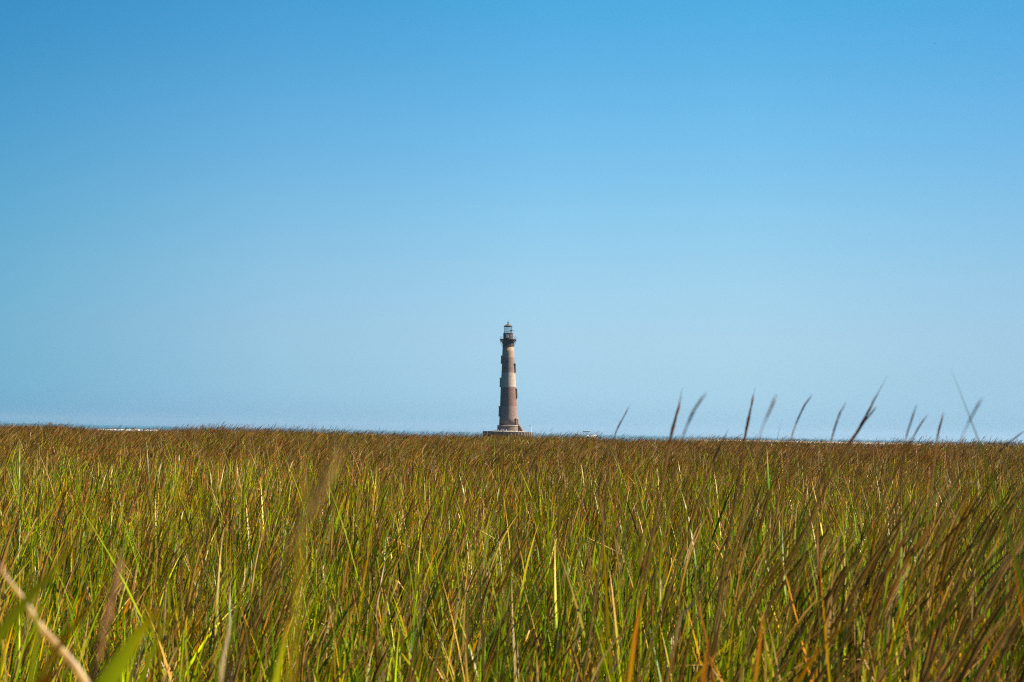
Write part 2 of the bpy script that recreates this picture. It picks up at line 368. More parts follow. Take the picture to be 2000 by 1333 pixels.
# ------------------------------------------------------------------ motor boat
m_hull = mottled('white_gelcoat', (.78, .78, .78), (.82, .82, .82), 1, .25, .5)
m_canvas = mottled('dark_blue_canvas', (.03, .045, .06), (.05, .07, .09), 4, .8, .2)
m_black = mottled('black_plastic', (.02, .02, .022), (.03, .03, .032), 4, .4, .4)
m_alu = mottled('grey_tube', (.3, .32, .33), (.4, .42, .43), 4, .4, .5)
BD = 800.0
bp_ = at(1151, 850, BD); bp_.z = .1
BT = thing('motor_boat', 'white open motor boat with a dark T-shaped canopy on the water', 'motor boat', bp_)
BT.rotation_euler = (0, R(-6), R(8))
bm = bmesh.new(); secs = []
for x, hw, sheer, keel in ((-4.2, 1.25, .95, -.35), (-2, 1.35, 1.0, -.4), (.5, 1.35, 1.15, -.4), (2.4, 1.1, 1.4, -.25), (3.6, .62, 1.62, .15), (4.3, .06, 1.75, .95)):
    pr = [(hw, sheer), (hw * .88, (sheer + keel) / 2), (hw * .55, keel + .15), (0, keel), (-hw * .55, keel + .15), (-hw * .88, (sheer + keel) / 2), (-hw, sheer), (-hw * .85, sheer - .02), (0, sheer - .35), (hw * .85, sheer - .02)]
    secs.append([bm.verts.new((x, y, z)) for y, z in pr])
for a, b_ in zip(secs, secs[1:]):
    for i in range(10): bm.faces.new((a[i], b_[i], b_[(i + 1) % 10], a[(i + 1) % 10]))
bm.faces.new(secs[0]); bm.faces.new(secs[-1][::-1])
obj('hull', bm, m_hull, BT)
bm = bmesh.new(); box(bm, (1.1, 1.0, 1.2), Matrix.Translation((-.6, 0, 1.35))); box(bm, (.08, .95, .55), Matrix.Translation((-.15, 0, 2.2)) @ Matrix.Rotation(R(-25), 4, 'Y')); obj('console', bm, m_hull, BT)
for sx_ in (-1.4, .1):
    for sy_ in (-.7, .7):
        bm = bmesh.new(); tube(bm, [(sx_ * .6 - .3, sy_, .8), (sx_ - .2, sy_, 3.75)], .05, 6); obj('canopy_post', bm, m_alu, BT)
bm = bmesh.new(); box(bm, (3.3, 2.0, .3), Matrix.Translation((-1.0, 0, 3.82)) @ Matrix.Rotation(R(2), 4, 'Y')); box(bm, (.5, 1.8, .5), Matrix.Translation((-2.75, 0, 3.86)) @ Matrix.Rotation(R(30), 4, 'Y')); obj('canopy', bm, m_canvas, BT)
bm = bmesh.new(); lathe(bm, [(.3, 3.98), (.35, 4.1), (.3, 4.3), (.05, 4.36)], 14); bm.transform(Matrix.Translation((-.3, 0, 0))); obj('radar_dome', bm, m_hull, BT)
bm = bmesh.new(); box(bm, (.6, .5, .9), Matrix.Translation((-4.55, 0, 1.1)) @ Matrix.Rotation(R(-8), 4, 'Y')); box(bm, (.25, .2, 1.2), Matrix.Translation((-4.5, 0, .1))); obj('outboard_motor', bm, m_black, BT)
for y in (-.6, .6):
    bm = bmesh.new(); tube(bm, [(-2.6, y, 3.9), (-3.6, y, 5.0)], [.03, .012], 5); obj('rod', bm, m_black, BT)

# ------------------------------------------------------------------ birds
m_bird = mottled('dark_plumage', (.05, .05, .055), (.10, .095, .09), 5, .8, .2)
def bird(px, py, dist, span, flap, rz, label):
    bm = bmesh.new()
    body = lathe(bm, [(.01, -.42), (.05, -.3), (.09, -.1), (.10, .08), (.06, .22), (.055, .3), (.045, .37), (.012, .42), (.004, .5)], 10)
    bm.transform(Matrix.Rotation(R(-90), 4, 'X'))
    for s in (-1, 1):
        rows = []
        for u, cl, ct, hz in ((.05, .15, -.14, 0), (.45, .19, -.10, .45), (.8, .12, -.12, .62), (1.0, -.04, -.14, .68)):
            rows.append([bm.verts.new((s * u, c, u * 0 + hz * flap + dz)) for c, dz in ((cl, 0), (ct, 0), (ct, -.012), (cl, -.02))])
        for a, b_ in zip(rows, rows[1:]):
            for i in range(4): bm.faces.new((a[i], a[(i + 1) % 4], b_[(i + 1) % 4], b_[i]))
        bm.faces.new(rows[-1]); bm.faces.new(rows[0][::-1])
    vt = [bm.verts.new(p) for p in ((-.03, -.35, 0), (.03, -.35, 0), (.09, -.58, 0), (-.09, -.58, 0), (0, -.45, .03))]
    for f in ((0, 1, 4), (1, 2, 4), (2, 3, 4), (3, 0, 4), (3, 2, 1, 0)): bm.faces.new([vt[i] for i in f])
    o = obj('bird', bm, m_bird, None, at(px, py, dist)); o.scale = (span / 2,) * 3; o.rotation_euler = (R(6), R(-8), rz)
    return tag(o, label, 'bird')
bird(1826, 86, 190, .45, .35, R(-75), 'tiny dark bird flying high in the blue sky at upper right')
bird(490, 803, 620, .7, .2, R(40), 'tiny dark bird low over the left horizon')

# ------------------------------------------------------------------ marsh grass
m_g = bpy.data.materials.new('grass_leaf'); m_g.use_nodes = True
t = m_g.node_tree; b = t.nodes['Principled BSDF']
at_ = N(t, 'ShaderNodeAttribute', attribute_name='Col')
oi = N(t, 'ShaderNodeObjectInfo')
geo = N(t, 'ShaderNodeNewGeometry')
nz = N(t, 'ShaderNodeTexNoise'); nz.inputs['Scale'].default_value = .16; nz.inputs['Detail'].default_value = 4
t.links.new(geo.outputs['Position'], nz.inputs['Vector'])
hs = N(t, 'ShaderNodeHueSaturation')
h1 = N(t, 'ShaderNodeMapRange'); h1.inputs[1].default_value = .3; h1.inputs[2].default_value = .7; h1.inputs[3].default_value = .455; h1.inputs[4].default_value = .52
t.links.new(nz.outputs['Fac'], h1.inputs[0]); t.links.new(h1.outputs[0], hs.inputs['Hue'])
v1 = N(t, 'ShaderNodeMapRange'); v1.inputs[3].default_value = .40; v1.inputs[4].default_value = 1.1
t.links.new(oi.outputs['Random'], v1.inputs[0]); t.links.new(v1.outputs[0], hs.inputs['Value'])
hs.inputs['Saturation'].default_value = 1.28
t.links.new(at_.outputs['Color'], hs.inputs['Color'])
t.links.new(hs.outputs[0], b.inputs['Base Color'])
b.inputs['Roughness'].default_value = .38; b.inputs['Specular IOR Level'].default_value = .22
tl = N(t, 'ShaderNodeBsdfTranslucent'); t.links.new(hs.outputs[0], tl.inputs[0])
ms = N(t, 'ShaderNodeMixShader'); ms.inputs[0].default_value = .24
t.links.new(b.outputs[0], ms.inputs[1]); t.links.new(tl.outputs[0], ms.inputs[2]); t.links.new(ms.outputs[0], t.nodes['Material Output'].inputs[0])

GREEN = [(.12, .22, .010), (.18, .275, .012), (.07, .15, .010), (.27, .34, .014), (.18, .23, .014)]
YELL = [(.36, .30, .02), (.40, .27, .022), (.28, .27, .018)]
ORAN = [(.55, .20, .018), (.48, .15, .018), (.62, .29, .025)]
TAN = [(.42, .29, .125), (.50, .38, .20), (.32, .21, .09), (.38, .24, .10)]
GREY = [(.25, .20, .12), (.36, .31, .22), (.17, .13, .08)]
HEAD = [(.35, .24, .11), (.27, .18, .08), (.45, .33, .17), (.33, .20, .085), (.22, .15, .06)]
class Blades:
    def __init__(s): s.v, s.f, s.c = [], [], []
    def ribbon(s, pts, widths, side, cols):
        i0 = len(s.v)
        for p, wd, c in zip(pts, widths, cols):
            s.v += [p - side * wd / 2, p + side * wd / 2]; s.c += [c, c]
        for k in range(len(pts) - 1):
            a = i0 + 2 * k; s.f.append((a, a + 1, a + 3, a + 2))
    def mesh(s, name):
        me = bpy.data.meshes.new(name); me.from_pydata([tuple(p) for p in s.v], [], s.f)
        ca = me.color_attributes.new('Col', 'FLOAT_COLOR', 'POINT')
        ca.data.foreach_set('color', np.array([(*c, 1) for c in s.c], dtype=np.float32).ravel())
        for p in me.polygons: p.use_smooth = True
        me.materials.append(m_g)
        return me
def lerp(a, b_, u): return tuple(x + (y - x) * u for x, y in zip(a, b_))
def leaf(B, rnd, root, dirv, length, wid, droop, cA, cB, seg=6, kink=None):
    j_ = math.exp(rnd.gauss(-.1, .42)); cA = tuple(min(.7, x * j_) for x in cA); cB = tuple(min(.7, x * j_) for x in cB)
    pts = [root.copy()]; d = dirv.normalized()
    side = d.cross(Vector((0, 0, 1)))
    side = (side.normalized() if side.length > .01 else Vector((1, 0, 0)))
    side = (Matrix.Rotation(rnd.uniform(-1.2, 1.2), 3, d) @ side)
    for k in range(seg):
        d = (d + Vector((d.x * .13 + .012, d.y * .13, -droop / seg))).normalized()
        if kink is not None and k == kink: d = (d + Vector((rnd.uniform(-1, 1), rnd.uniform(-1, 1), -rnd.uniform(.7, 1.8)))).normalized()
        pts.append(pts[-1] + d * length / seg)
    n = len(pts)
    wd = [wid * (.75 if k == 0 else 1 if k < n * .5 else max(.03, 1 - ((k / (n - 1)) - .45) / .55)) for k in range(n)]
    B.ribbon(pts, wd, side, [lerp(cA, cB, max(0, (k / (n - 1) - .35) / .65)) for k in range(n)])
def plant(B, rnd, x, y, brown, H, wscale=1.0, headp=.4, wind=0.0, spr=1.0, ll=1.0):
    lean = Vector((rnd.gauss(.03 + wind * .5, .08), rnd.gauss(0, .09), 1)).normalized()
    p0 = Vector((x, y, -.03)); curve = Vector((rnd.gauss(.05 + wind * .7, .05), rnd.gauss(0, .05), 0))
    def axis(u): return p0 + lean * (H * u) + curve * (u * u * H)
    dead = rnd.random() < .10 + .24 * brown
    if dead: cs = rnd.choice(TAN + GREY)
    else: cs = rnd.choice(GREEN + YELL)
    top = .92
    ns = 7
    pts = [axis(top * k / ns) for k in range(ns + 1)]
    sw = .0065 * wscale
    a = rnd.uniform(0, 3.14); side = Vector((math.cos(a), math.sin(a), 0))
    c0 = rnd.choice(GREEN + GREY) if brown < .2 else rnd.choice(TAN + GREY)
    B.ribbon(pts, [sw * (1 - .5 * k / ns) for k in range(ns + 1)], side, [lerp(c0, cs, min(1, k / 3)) for k in range(ns + 1)])
    nl = rnd.randint(5, 8)
    for i in range(nl):
        u = .12 + .74 * (i + rnd.random() * .6) / nl
        az = rnd.uniform(0, 6.283)
        spread = rnd.uniform(.12, .42) * (1.2 if u < .4 else 1) * spr
        d = Vector((math.cos(az) * spread + .06, math.sin(az) * spread, 1))
        ln = rnd.uniform(.26, .5) * (H / 1.5) * ll
        q = rnd.random()
        low = u < .35
        if dead or q < (.3 if low else .07 + .22 * brown): cA = rnd.choice(TAN + GREY); cB = rnd.choice(TAN + GREY)
        elif q < (.42 if low else .25 + .28 * brown): cA = rnd.choice(ORAN + YELL); cB = rnd.choice(ORAN)
        else:
            cA = rnd.choice(GREEN); cB = rnd.choice(YELL + ORAN + TAN + GREEN + GREEN) if rnd.random() < .25 + .5 * brown else cA
        kink = rnd.randint(2, 4) if rnd.random() < (.35 if low else .07) else None
        leaf(B, rnd, axis(u * top), d, ln, rnd.uniform(.005, .0105) * wscale, rnd.uniform(.0, .32) if kink is None else rnd.uniform(.3, 1.0), cA, cB, 6, kink)
    if rnd.random() < headp:
        hl = rnd.uniform(.2, .34); hp = axis(top * .97); d = (axis(1.0) - axis(.9)).normalized()
        pts = []
        for k in range(8):
            pts.append(hp.copy()); d = (d + Vector((.03 + wind * .22, 0, -.012 - wind * .05))).normalized(); hp = hp + d * hl / 7
        wd = [.003, .007, .011, .010, .0115, .008, .005, .001]
        c = rnd.choice(HEAD)
        for q in (0, 1.57):
            side = Vector((math.cos(a + q), math.sin(a + q), 0))
            B.ribbon(pts, [x_ * wscale * rnd.uniform(.7, 1.2) for x_ in wd], side, [lerp(c, rnd.choice(HEAD), .4) for _ in pts])
    else:                         # a drawn-out top leaf
        c = rnd.choice(HEAD + TAN) if rnd.random() < .25 + .5 * brown else rnd.choice(GREEN + YELL)
        leaf(B, rnd, axis(top * .95), Vector((rnd.gauss(.14, .12), rnd.gauss(0, .12), 1)), rnd.uniform(.2, .36), .006 * wscale, .12, c, lerp(c, rnd.choice(HEAD), .6), 6)

PROTO = bpy.data.collections.new('grass_tufts')
NV = 10
TOP = []
def tuft(name, seed, n, rad_, brown, wscale, headp, sd_=.12, wind=0.0, spr=1.0, ll=1.0):
    rnd = random.Random(seed); B = Blades(); tops = []
    for _ in range(n):
        r_, a = rad_ * math.sqrt(rnd.random()), rnd.uniform(0, 6.283)
        k = len(B.v)
        tall = wind > .2 and rnd.random() < (.16 if wind > .3 else .26)
        plant(B, rnd, r_ * math.cos(a), r_ * math.sin(a), brown, max(.7, rnd.gauss(1.42, sd_)) + ((rnd.uniform(.35, .8) if wind > .3 else rnd.uniform(.2, .55)) if tall else 0), wscale, 1 if tall else headp, wind * (.55 if tall else 1), spr, ll)
        tops.append(max(p.z for p in B.v[k:]))
    TOP.append(max(tops) if n < 6 else sum(tops) / len(tops))
    o = bpy.data.objects.new(name, B.mesh(name)); PROTO.objects.link(o)
for i in range(NV): tuft('tuft_a_%02d' % i, 100 + i, 16, .28, .03, 1.08, .06, .2, spr=.62, ll=1.25)               # leafy green, near
for i in range(NV): tuft('tuft_b_%02d' % i, 200 + i, 18, .28, .4, .84, .36, .18, wind=.05, spr=.8)         # browner with seed heads
for i in range(NV): tuft('tuft_c_%02d' % i, 300 + i, 20, .34, .58, 1.0, .62, .15, wind=.26)      # headed, bent by the wind
for i in range(NV): tuft('tuft_d_%02d' % i, 400 + i, 20, .45, .72, 1.7, .8, .17, wind=.34)      # far edge
def straw(B, rnd, x, y):          # bare dead stalk standing over the rest
    H = rnd.uniform(1.5, 1.85); lean = Vector((rnd.gauss(.06, .09), rnd.gauss(0, .08), 1)); p0 = Vector((x, y, 0)); c = rnd.choice(TAN)
    pts = [p0 + lean * H * k / 7 + Vector((.05, 0, 0)) * (k / 7) ** 2 for k in range(8)]
    for q in (0, 1.57):
        B.ribbon(pts, [.006, .006, .006, .0055, .005, .006, .004, .001], Vector((math.cos(q), math.sin(q), 0)), [lerp(c, (.2, .14, .08), .2)] * 4 + [c] * 4)
    for k in range(rnd.randint(0, 2)):
        a = rnd.uniform(0, 6.28); leaf(B, rnd, pts[rnd.randint(3, 6)], Vector((math.cos(a) * .5, math.sin(a) * .5, .8)), rnd.uniform(.15, .35), .005, .6, c, rnd.choice(TAN), 6, rnd.choice((None, 3)))
for i in range(NV):
    rnd = random.Random(500 + i); B = Blades()
    for _ in range(rnd.randint(1, 3)): straw(B, rnd, rnd.uniform(-.3, .3), rnd.uniform(-.3, .3))
    o = bpy.data.objects.new('tuft_e_%02d' % i, B.mesh('tuft_e')); PROTO.objects.link(o); TOP.append(1.60)
for i in range(NV): tuft('tuft_f_%02d' % i, 600 + i, 3, .22, .55, .8, 1, .06, wind=.17, spr=.8)        # a few tall loose plants close by

# height of the canopy: camera stands above it nearby, far off the marsh swells to just under the horizon
def bear(px): return math.degrees(math.atan((px - 1000) / F))
EB = [(-900, 6), (0, 6), (100, 4), (190, 9), (300, 9), (400, 5.5), (500, 6), (700, 7), (850, 8), (950, 8.2), (1040, 8), (1100, 6), (1200, 8), (1500, 7), (1700, 6), (2000, 4), (2900, 4)]
EBX = np.array([bear(p[0]) for p in EB]); EBY = np.array([p[1] for p in EB])
rs = np.random.RandomState(3)
P, RT, SC, IX = [], [], [], []
def canopy(x, y):
    b_ = math.degrees(math.atan2(x, y))
    far = float(np.interp(b_, EBX, EBY)) / F * EDGE + .455
    u = min(1, max(0, (y - 6) / (EDGE - 6)))
    drop = .68 + (far - .68) * u ** .8
    drop += (.05 * math.sin(x * .35 + 1.3) * math.sin(y * .21 + .4) + .04 * math.sin(x * .9 + y * .5)) * (1 - .6 * u)
    if y > 35: drop += .16 * noise.noise(Vector((x * .11, y * .07, 1.7))) + .07 * noise.noise(Vector((x * .4, y * .3, 5.2)))
    if y < 40: drop += .15 * noise.noise(Vector((x * .75, y * .75, 3.1))) + .06 * noise.noise(Vector((x * 2.1, y * 2.1, 9.7)))
    if y < 9: drop -= .20 * min(1, max(0, (b_ - 3) / 9)) * min(1, max(0, (8 - y) / 4))
    return CAM_Z - drop
def put(x, y, kind, s):
    z0 = GROUND + rs.uniform(-.03, .02)
    k = kind * NV + rs.randint(NV)
    P.append((x, y, z0)); IX.append(k)
    RT.append((rs.normal(0, .05), rs.normal(.04 if kind > 1 else .0, .05), rs.normal(0, .5) if kind > 1 else rs.normal(0, .9)))
    SC.append((s, s, max(.35, (canopy(x, y) - z0) / TOP[k] * rs.normal(1, .06 if y < 25 else .045))))
def sector(y0, y1, dens, kind_f, s=1.0, half=31, near_gap=True):
    tn = math.tan(R(half)); pad = 3.0
    area = (tn * (y1 * y1 - y0 * y0)) + 2 * pad * (y1 - y0)
    for _ in range(int(area * dens)):
        while True:
            y = rs.uniform(y0, y1); wd = tn * y + pad; x = rs.uniform(-1, 1) * (tn * y1 + pad)
            if abs(x) <= wd: break
        if near_gap:
            b_ = math.degrees(math.atan2(x, y))
            mind = np.interp(b_, [-40, -22, -16, -8, 2, 6, 12, 20, 40], [2.3, 2.5, 3.0, 3.4, 3.4, 2.8, 2.2, 1.9, 1.8])
            if math.hypot(x, y) < mind: continue
        put(x, y, kind_f(x, y), s)
def kinds(x, y):
    u = min(1, max(0, (y - 7) / 20))
    pn = math.sin(x * .31 + 2) * math.sin(y * .27) * .25
    return 1 if rs.rand() < .08 + .8 * u + pn else 0
sector(1.0, 9, 14, kinds)
sector(9, 18, 14, kinds)
sector(3, 9, 1.4, lambda x, y: 4)
for _ in range(290):
    b_, d_ = rs.uniform(2.0, 27), rs.uniform(2.1, 5.5)
    x, y = d_ * math.sin(R(b_)), d_ * math.cos(R(b_))
    k = 5 * NV + rs.randint(NV); up = min(1, (b_ - 2) / 8)
    P.append((x, y, GROUND)); IX.append(k); RT.append((rs.normal(0, .06), rs.normal(.05, .06), rs.normal(0, .5)))
    SC.append((1, 1, (1.95 - rs.gamma(2, .16) - .35 * (1 - up)) / TOP[k]))
for _ in range(26):
    b_, d_ = rs.uniform(-26, 0), rs.uniform(1.6, 3.4)
    k = 5 * NV + rs.randint(NV)
    P.append((d_ * math.sin(R(b_)), d_ * math.cos(R(b_)), GROUND)); IX.append(k); RT.append((rs.normal(0, .06), rs.normal(.05, .06), rs.normal(0, .5)))
    SC.append((1, 1, rs.uniform(1.15, 1.5) / TOP[k]))
sector(9, 34, 1.1, lambda x, y: 4)
sector(18, 32, 11, lambda x, y: 1 if rs.rand() < .6 else 2)
sector(32, 60, 8, lambda x, y: 2)
sector(60, EDGE, 5, lambda x, y: 3 if rs.rand() < .8 else 2, near_gap=False)
me = bpy.data.meshes.new('marsh_grass')
me.from_pydata(P, [], [])
for nm, typ, dat, key in (('rot', 'FLOAT_VECTOR', RT, 'vector'), ('scl', 'FLOAT_VECTOR', SC, 'vector'), ('idx', 'INT', IX, 'value')):
    a = me.attributes.new(nm, typ, 'POINT'); a.data.foreach_set(key, np.array(dat, dtype=np.int32 if typ == 'INT' else np.float32).ravel())
me.materials.append(m_g)
go = bpy.data.objects.new('marsh_grass', me); COL.objects.link(go)
tag(go, 'tall green and brown marsh grass filling the whole foreground', 'grass', kind='stuff')
ng = bpy.data.node_groups.new('grass_field', 'GeometryNodeTree')
ng.interface.new_socket('Geometry', in_out='INPUT', socket_type='NodeSocketGeometry'); ng.interface.new_socket('Geometry', in_out='OUTPUT', socket_type='NodeSocketGeometry')
gi, gout = N(ng, 'NodeGroupInput'), N(ng, 'NodeGroupOutput')
ip = N(ng, 'GeometryNodeInstanceOnPoints'); ci = N(ng, 'GeometryNodeCollectionInfo')
ci.inputs['Collection'].default_value = PROTO; ci.inputs['Separate Children'].default_value = True; ci.inputs['Reset Children'].default_value = True
ip.inputs['Pick Instance'].default_value = True
def named(nm, dt):
    n = N(ng, 'GeometryNodeInputNamedAttribute', data_type=dt); n.inputs['Name'].default_value = nm
    return n.outputs[0]
ng.links.new(gi.outputs[0], ip.inputs['Points']); ng.links.new(ci.outputs[0], ip.inputs['Instance'])
ng.links.new(named('idx', 'INT'), ip.inputs['Instance Index']); ng.links.new(named('rot', 'FLOAT_VECTOR'), ip.inputs['Rotation']); ng.links.new(named('scl', 'FLOAT_VECTOR'), ip.inputs['Scale'])
ng.links.new(ip.outputs[0], gout.inputs[0])
md = go.modifiers.new('grass_field', 'NODES'); md.node_group = ng

# ------------------------------------------------------------------ single stalks and blades close to the camera
def smooth(pts, n):
    P_ = [pts[0] * 2 - pts[1]] + list(pts) + [pts[-1] * 2 - pts[-2]]
    o = []
    for i in range(1, len(P_) - 2):
        for k in range(n):
            u = k / n; a, b_, c, d = P_[i - 1:i + 3]
            o.append(.5 * ((2 * b_) + (c - a) * u + (2 * a - 5 * b_ + 4 * c - d) * u * u + (3 * b_ - a - 3 * c + d) * u ** 3))
    return o + [pts[-1]]
def path(px, dist, back=.0):
    A = [at(x, y, dist + back * i) for i, (x, y) in enumerate(px)]
    d = (A[-1] - A[-2]).normalized(); h = A[-1].z - GROUND + .03
    L_ = smooth(A, 6); p = A[-1]
    sl = max(-.7, min(.7, d.x / max(.3, -d.z)))
    for k in range(1, 9):
        u = k / 8; L_.append(p + Vector((sl * h * (u - .5 * u * u), 0, -h * u)))
    return L_
def put_mesh(name, B, parent, base):
    for i, p in enumerate(B.v): B.v[i] = p - base
    o = bpy.data.objects.new(name, B.mesh(name)); COL.objects.link(o)
    if parent: o.parent = parent
    else: o.location = base
    return o
def stalk(px, dist, wpx, head, label, hc, sc, seed, nleaf=2):
    rnd = random.Random(seed); L_ = path(px, dist); base = L_[-1].copy(); wd = wpx * dist / F
    T = thing('grass_stalk', label, 'grass stalk', base, 'tall stalks of grass standing above the rest')
    acc = [0]
    for a, b_ in zip(L_, L_[1:]): acc.append(acc[-1] + (b_ - a).length)
    hl = head * dist / F
    nh = max(3, next(i for i, v in enumerate(acc) if v >= hl))
    B = Blades(); hp = L_[:nh + 1]
    hw = [wd * .95 * min(1, .10 + .9 * (acc[i] / hl / .62) ** 1.9) * (1 if acc[i] < hl * .85 else .8) for i in range(nh + 1)]
    for q in range(3):
        a = q * 1.05 + rnd.random(); B.ribbon(hp, [w_ * rnd.uniform(.75, 1.15) for w_ in hw], Vector((math.cos(a), math.sin(a), 0)), [lerp(hc, (.08, .05, .035), rnd.random() * (.5 if dist > 1.2 else .15)) for _ in hp])
    for _ in range(22):           # spikelets lying close along the axis
        i = rnd.randint(max(1, nh // 2), nh - 1); u = (hp[i - 1] - hp[i]).normalized(); a = rnd.uniform(0, 6.28)
        r_ = Vector((math.cos(a), math.sin(a), 0)); p = hp[i].lerp(hp[i - 1], rnd.random())
        B.ribbon([p, p + u * .010 + r_ * wd * .36, p + u * .022 + r_ * wd * .42], [.0008, .0014, .0002], r_.cross(u).normalized(), [hc, lerp(hc, (.4, .3, .17), .3), hc])
    put_mesh('seed_head', B, T, base)
    B = Blades(); sp = L_[nh:]; m_ = len(sp)
    for q in (0.3, 1.87):
        B.ribbon(sp, [wd * (.62 + .3 * k / m_) for k in range(m_)], Vector((math.cos(q), math.sin(q), 0)), [lerp(sc, (.16, .17, .04), .6 * k / m_) for k in range(m_)])
    put_mesh('stem', B, T, base)
    for k in range(nleaf):
        B = Blades(); ok = [q for q in range(m_ - 1) if GROUND + .45 < sp[q].z < CAM_Z - .42]; i = ok[int(len(ok) * (.05 + .6 * (k + rnd.random() * .5) / max(1, nleaf)))] if ok else m_ // 2; a = rnd.choice((0, 3.14)) + rnd.uniform(-.5, .5)
        cA = rnd.choice(GREEN + ORAN + TAN)
        leaf(B, rnd, sp[i], Vector((math.cos(a) * .22 + .1, math.sin(a) * .3, 1)), min(rnd.uniform(.25, .45), max(.10, (CAM_Z - .25 - sp[i].z) * .9)), rnd.uniform(.005, .008), rnd.uniform(.1, .7), cA, rnd.choice(TAN + ORAN), 8)
        put_mesh('leaf', B, T, base)
def blade(px, dist, wpx, cols, label, name='grass_shoot', twist=.5, taper=.9):
    L_ = path(px, dist); base = L_[-1].copy(); n = len(L_); B = Blades()
    k0 = (len(px) - 1) * 6; C_ = [Vector(c) for c in cols]; wd = wpx * dist / F; rows = []
    for i, p in enumerate(L_):
        d = (L_[min(i + 1, n - 1)] - L_[max(i - 1, 0)]).normalized()
        s_ = d.cross(Vector((-.62 - .3 * math.sin(twist * i / n), .75, -.2))).normalized()
        u = min(1, i / k0); q = u * (len(C_) - 1); j = min(len(C_) - 2, int(q)); c = C_[j].lerp(C_[j + 1], q - j)
        w_ = .95 * wd * max(.03, min(1, (i / k0 / .95) ** taper if i else .03)); up = d.cross(s_)
        rows.append((p - s_ * w_ / 2, p + up * w_ * .16, p + s_ * w_ / 2, tuple(c)))
    for i, (a, m_, b_, c) in enumerate(rows):
        B.v += [a, m_, b_]; B.c += [c, lerp(c, (.5, .42, .2), .12), c]
        if i:
            o = 3 * (i - 1); B.f += [(o, o + 1, o + 4, o + 3), (o + 1, o + 2, o + 5, o + 4)]
    return tag(put_mesh(name, B, None, base), label, 'grass shoot')
BR, PU, TN, OL = (.36, .24, .14), (.28, .19, .14), (.40, .27, .14), (.20, .18, .04)
for k, (px, dist, wpx, head, hc, label) in enumerate((
    ([(1231, 789), (1218, 815), (1203, 845), (1192, 890), (1185, 960)], 3.4, 5, 60, PU, 'thin curved stalk against the sky, nearest the lighthouse on its right'),
    ([(1333, 757), (1324, 800), (1310, 855), (1296, 930), (1272, 1060)], 2.4, 11, 110, BR, 'thick upright brown stalk between two faint thin ones, left of the sharpest stalk'),
    ([(1381, 768), (1355, 805), (1335, 850), (1322, 900), (1305, 990)], 1.6, 7, 90, PU, 'faint blurred stalk bending right just beside the thick brown stalk'),
    ([(1475, 757), (1466, 800), (1454, 860), (1444, 930), (1416, 1090)], 2.7, 9, 100, (.24, .13, .08), 'straight stalk with a dark red brown head and pale tan stem'),
    ([(1509, 788), (1498, 815), (1486, 845), (1470, 920)], 1.5, 5, 50, PU, 'very faint thin stalk right of the straight pale stemmed stalk'),
    ([(1587, 770), (1565, 805), (1546, 855), (1534, 920), (1510, 1020)], 2.8, 6, 60, PU, 'slender dark stalk with a gentle S bend against the sky'),
    ([(1652, 785), (1636, 820), (1624, 860), (1610, 920), (1585, 1020)], 2.4, 7, 70, BR, 'slim brown stalk just left of the tallest leaning stalk'),
    ([(1733, 734), (1706, 785), (1680, 835), (1655, 875), (1625, 930), (1560, 1060)], 2.5, 11, 150, (.20, .11, .085), 'tallest stalk, dark brown and leaning right, highest against the sky'),
    ([(1714, 792), (1692, 820), (1668, 850), (1640, 890)], 2.4, 6, 60, PU, 'short dark stalk crossing low behind the tallest leaning stalk'),
    ([(1789, 793), (1779, 825), (1769, 860), (1762, 920), (1742, 1040)], 2.2, 6, 60, BR, 'thin upright stalk, first one right of the tallest leaning stalk'),
    ([(1810, 812), (1795, 835), (1778, 865), (1750, 920)], 2.6, 6, 50, PU, 'short dark stalk leaning right behind the thin upright one'),
    ([(1844, 802), (1837, 830), (1829, 865), (1822, 930), (1810, 1030)], 2.7, 7, 60, PU, 'upright dark stalk with a fine point near the right edge'),
    ([(1907, 798), (1890, 830), (1876, 865), (1862, 930)], 1.5, 5, 40, PU, 'faint blurred stalk near the right edge, right of the pointed dark one'),
    ([(2003, 842), (1975, 862), (1945, 890), (1900, 950)], 2.6, 7, 60, (.16, .10, .08), 'dark stalk leaning far over at the right edge of the view'),
    ([(1423, 838), (1408, 868), (1392, 905), (1365, 980)], 3.0, 8, 70, PU, 'short dark stalk barely reaching the horizon between the two thick upright ones'),
    ([(664, 890), (628, 950), (592, 1020), (560, 1075), (505, 1190)], .45, 25, 200, (.55, .42, .20), 'broad blurred brown seed stalk close by, left of the lighthouse'),
    ([(237, 1072), (226, 1130), (213, 1190), (198, 1260), (180, 1340)], .85, 25, 170, (.60, .42, .24), 'blurred pale brown seed stalk in the lower left corner'),
    ([(702, 1162), (668, 1205), (634, 1250), (585, 1310)], 1.7, 11, 90, (.10, .075, .03), 'dark leaning stalk low in front, left of the middle'),
    ([(1172, 893), (1176, 925), (1170, 960), (1178, 1040), (1165, 1140), (1150, 1250)], 2.9, 9, 75, (.42, .30, .16), 'dry pale stalk with a crooked curled tip right of the lighthouse'))):
    stalk(px, dist, wpx * .68, head, label, hc, TN if k % 3 else BR, 900 + k)
ST, GR, OR = (.44, .32, .16), (.20, .25, .025), (.38, .175, .02)
blade([(-4, 1095), (12, 1128), (46, 1172), (76, 1220), (112, 1262), (146, 1302), (172, 1342)], 1.05, 18, ((.24, .15, .09), (.30, .20, .10), (.38, .28, .11), (.50, .39, .15), (.40, .30, .12), (.52, .41, .17), (.36, .25, .10), (.50, .38, .15), (.28, .18, .08), (.47, .36, .15), (.42, .31, .12)), 'broad straw coloured dead blade slanting across the lower left corner', taper=.5)
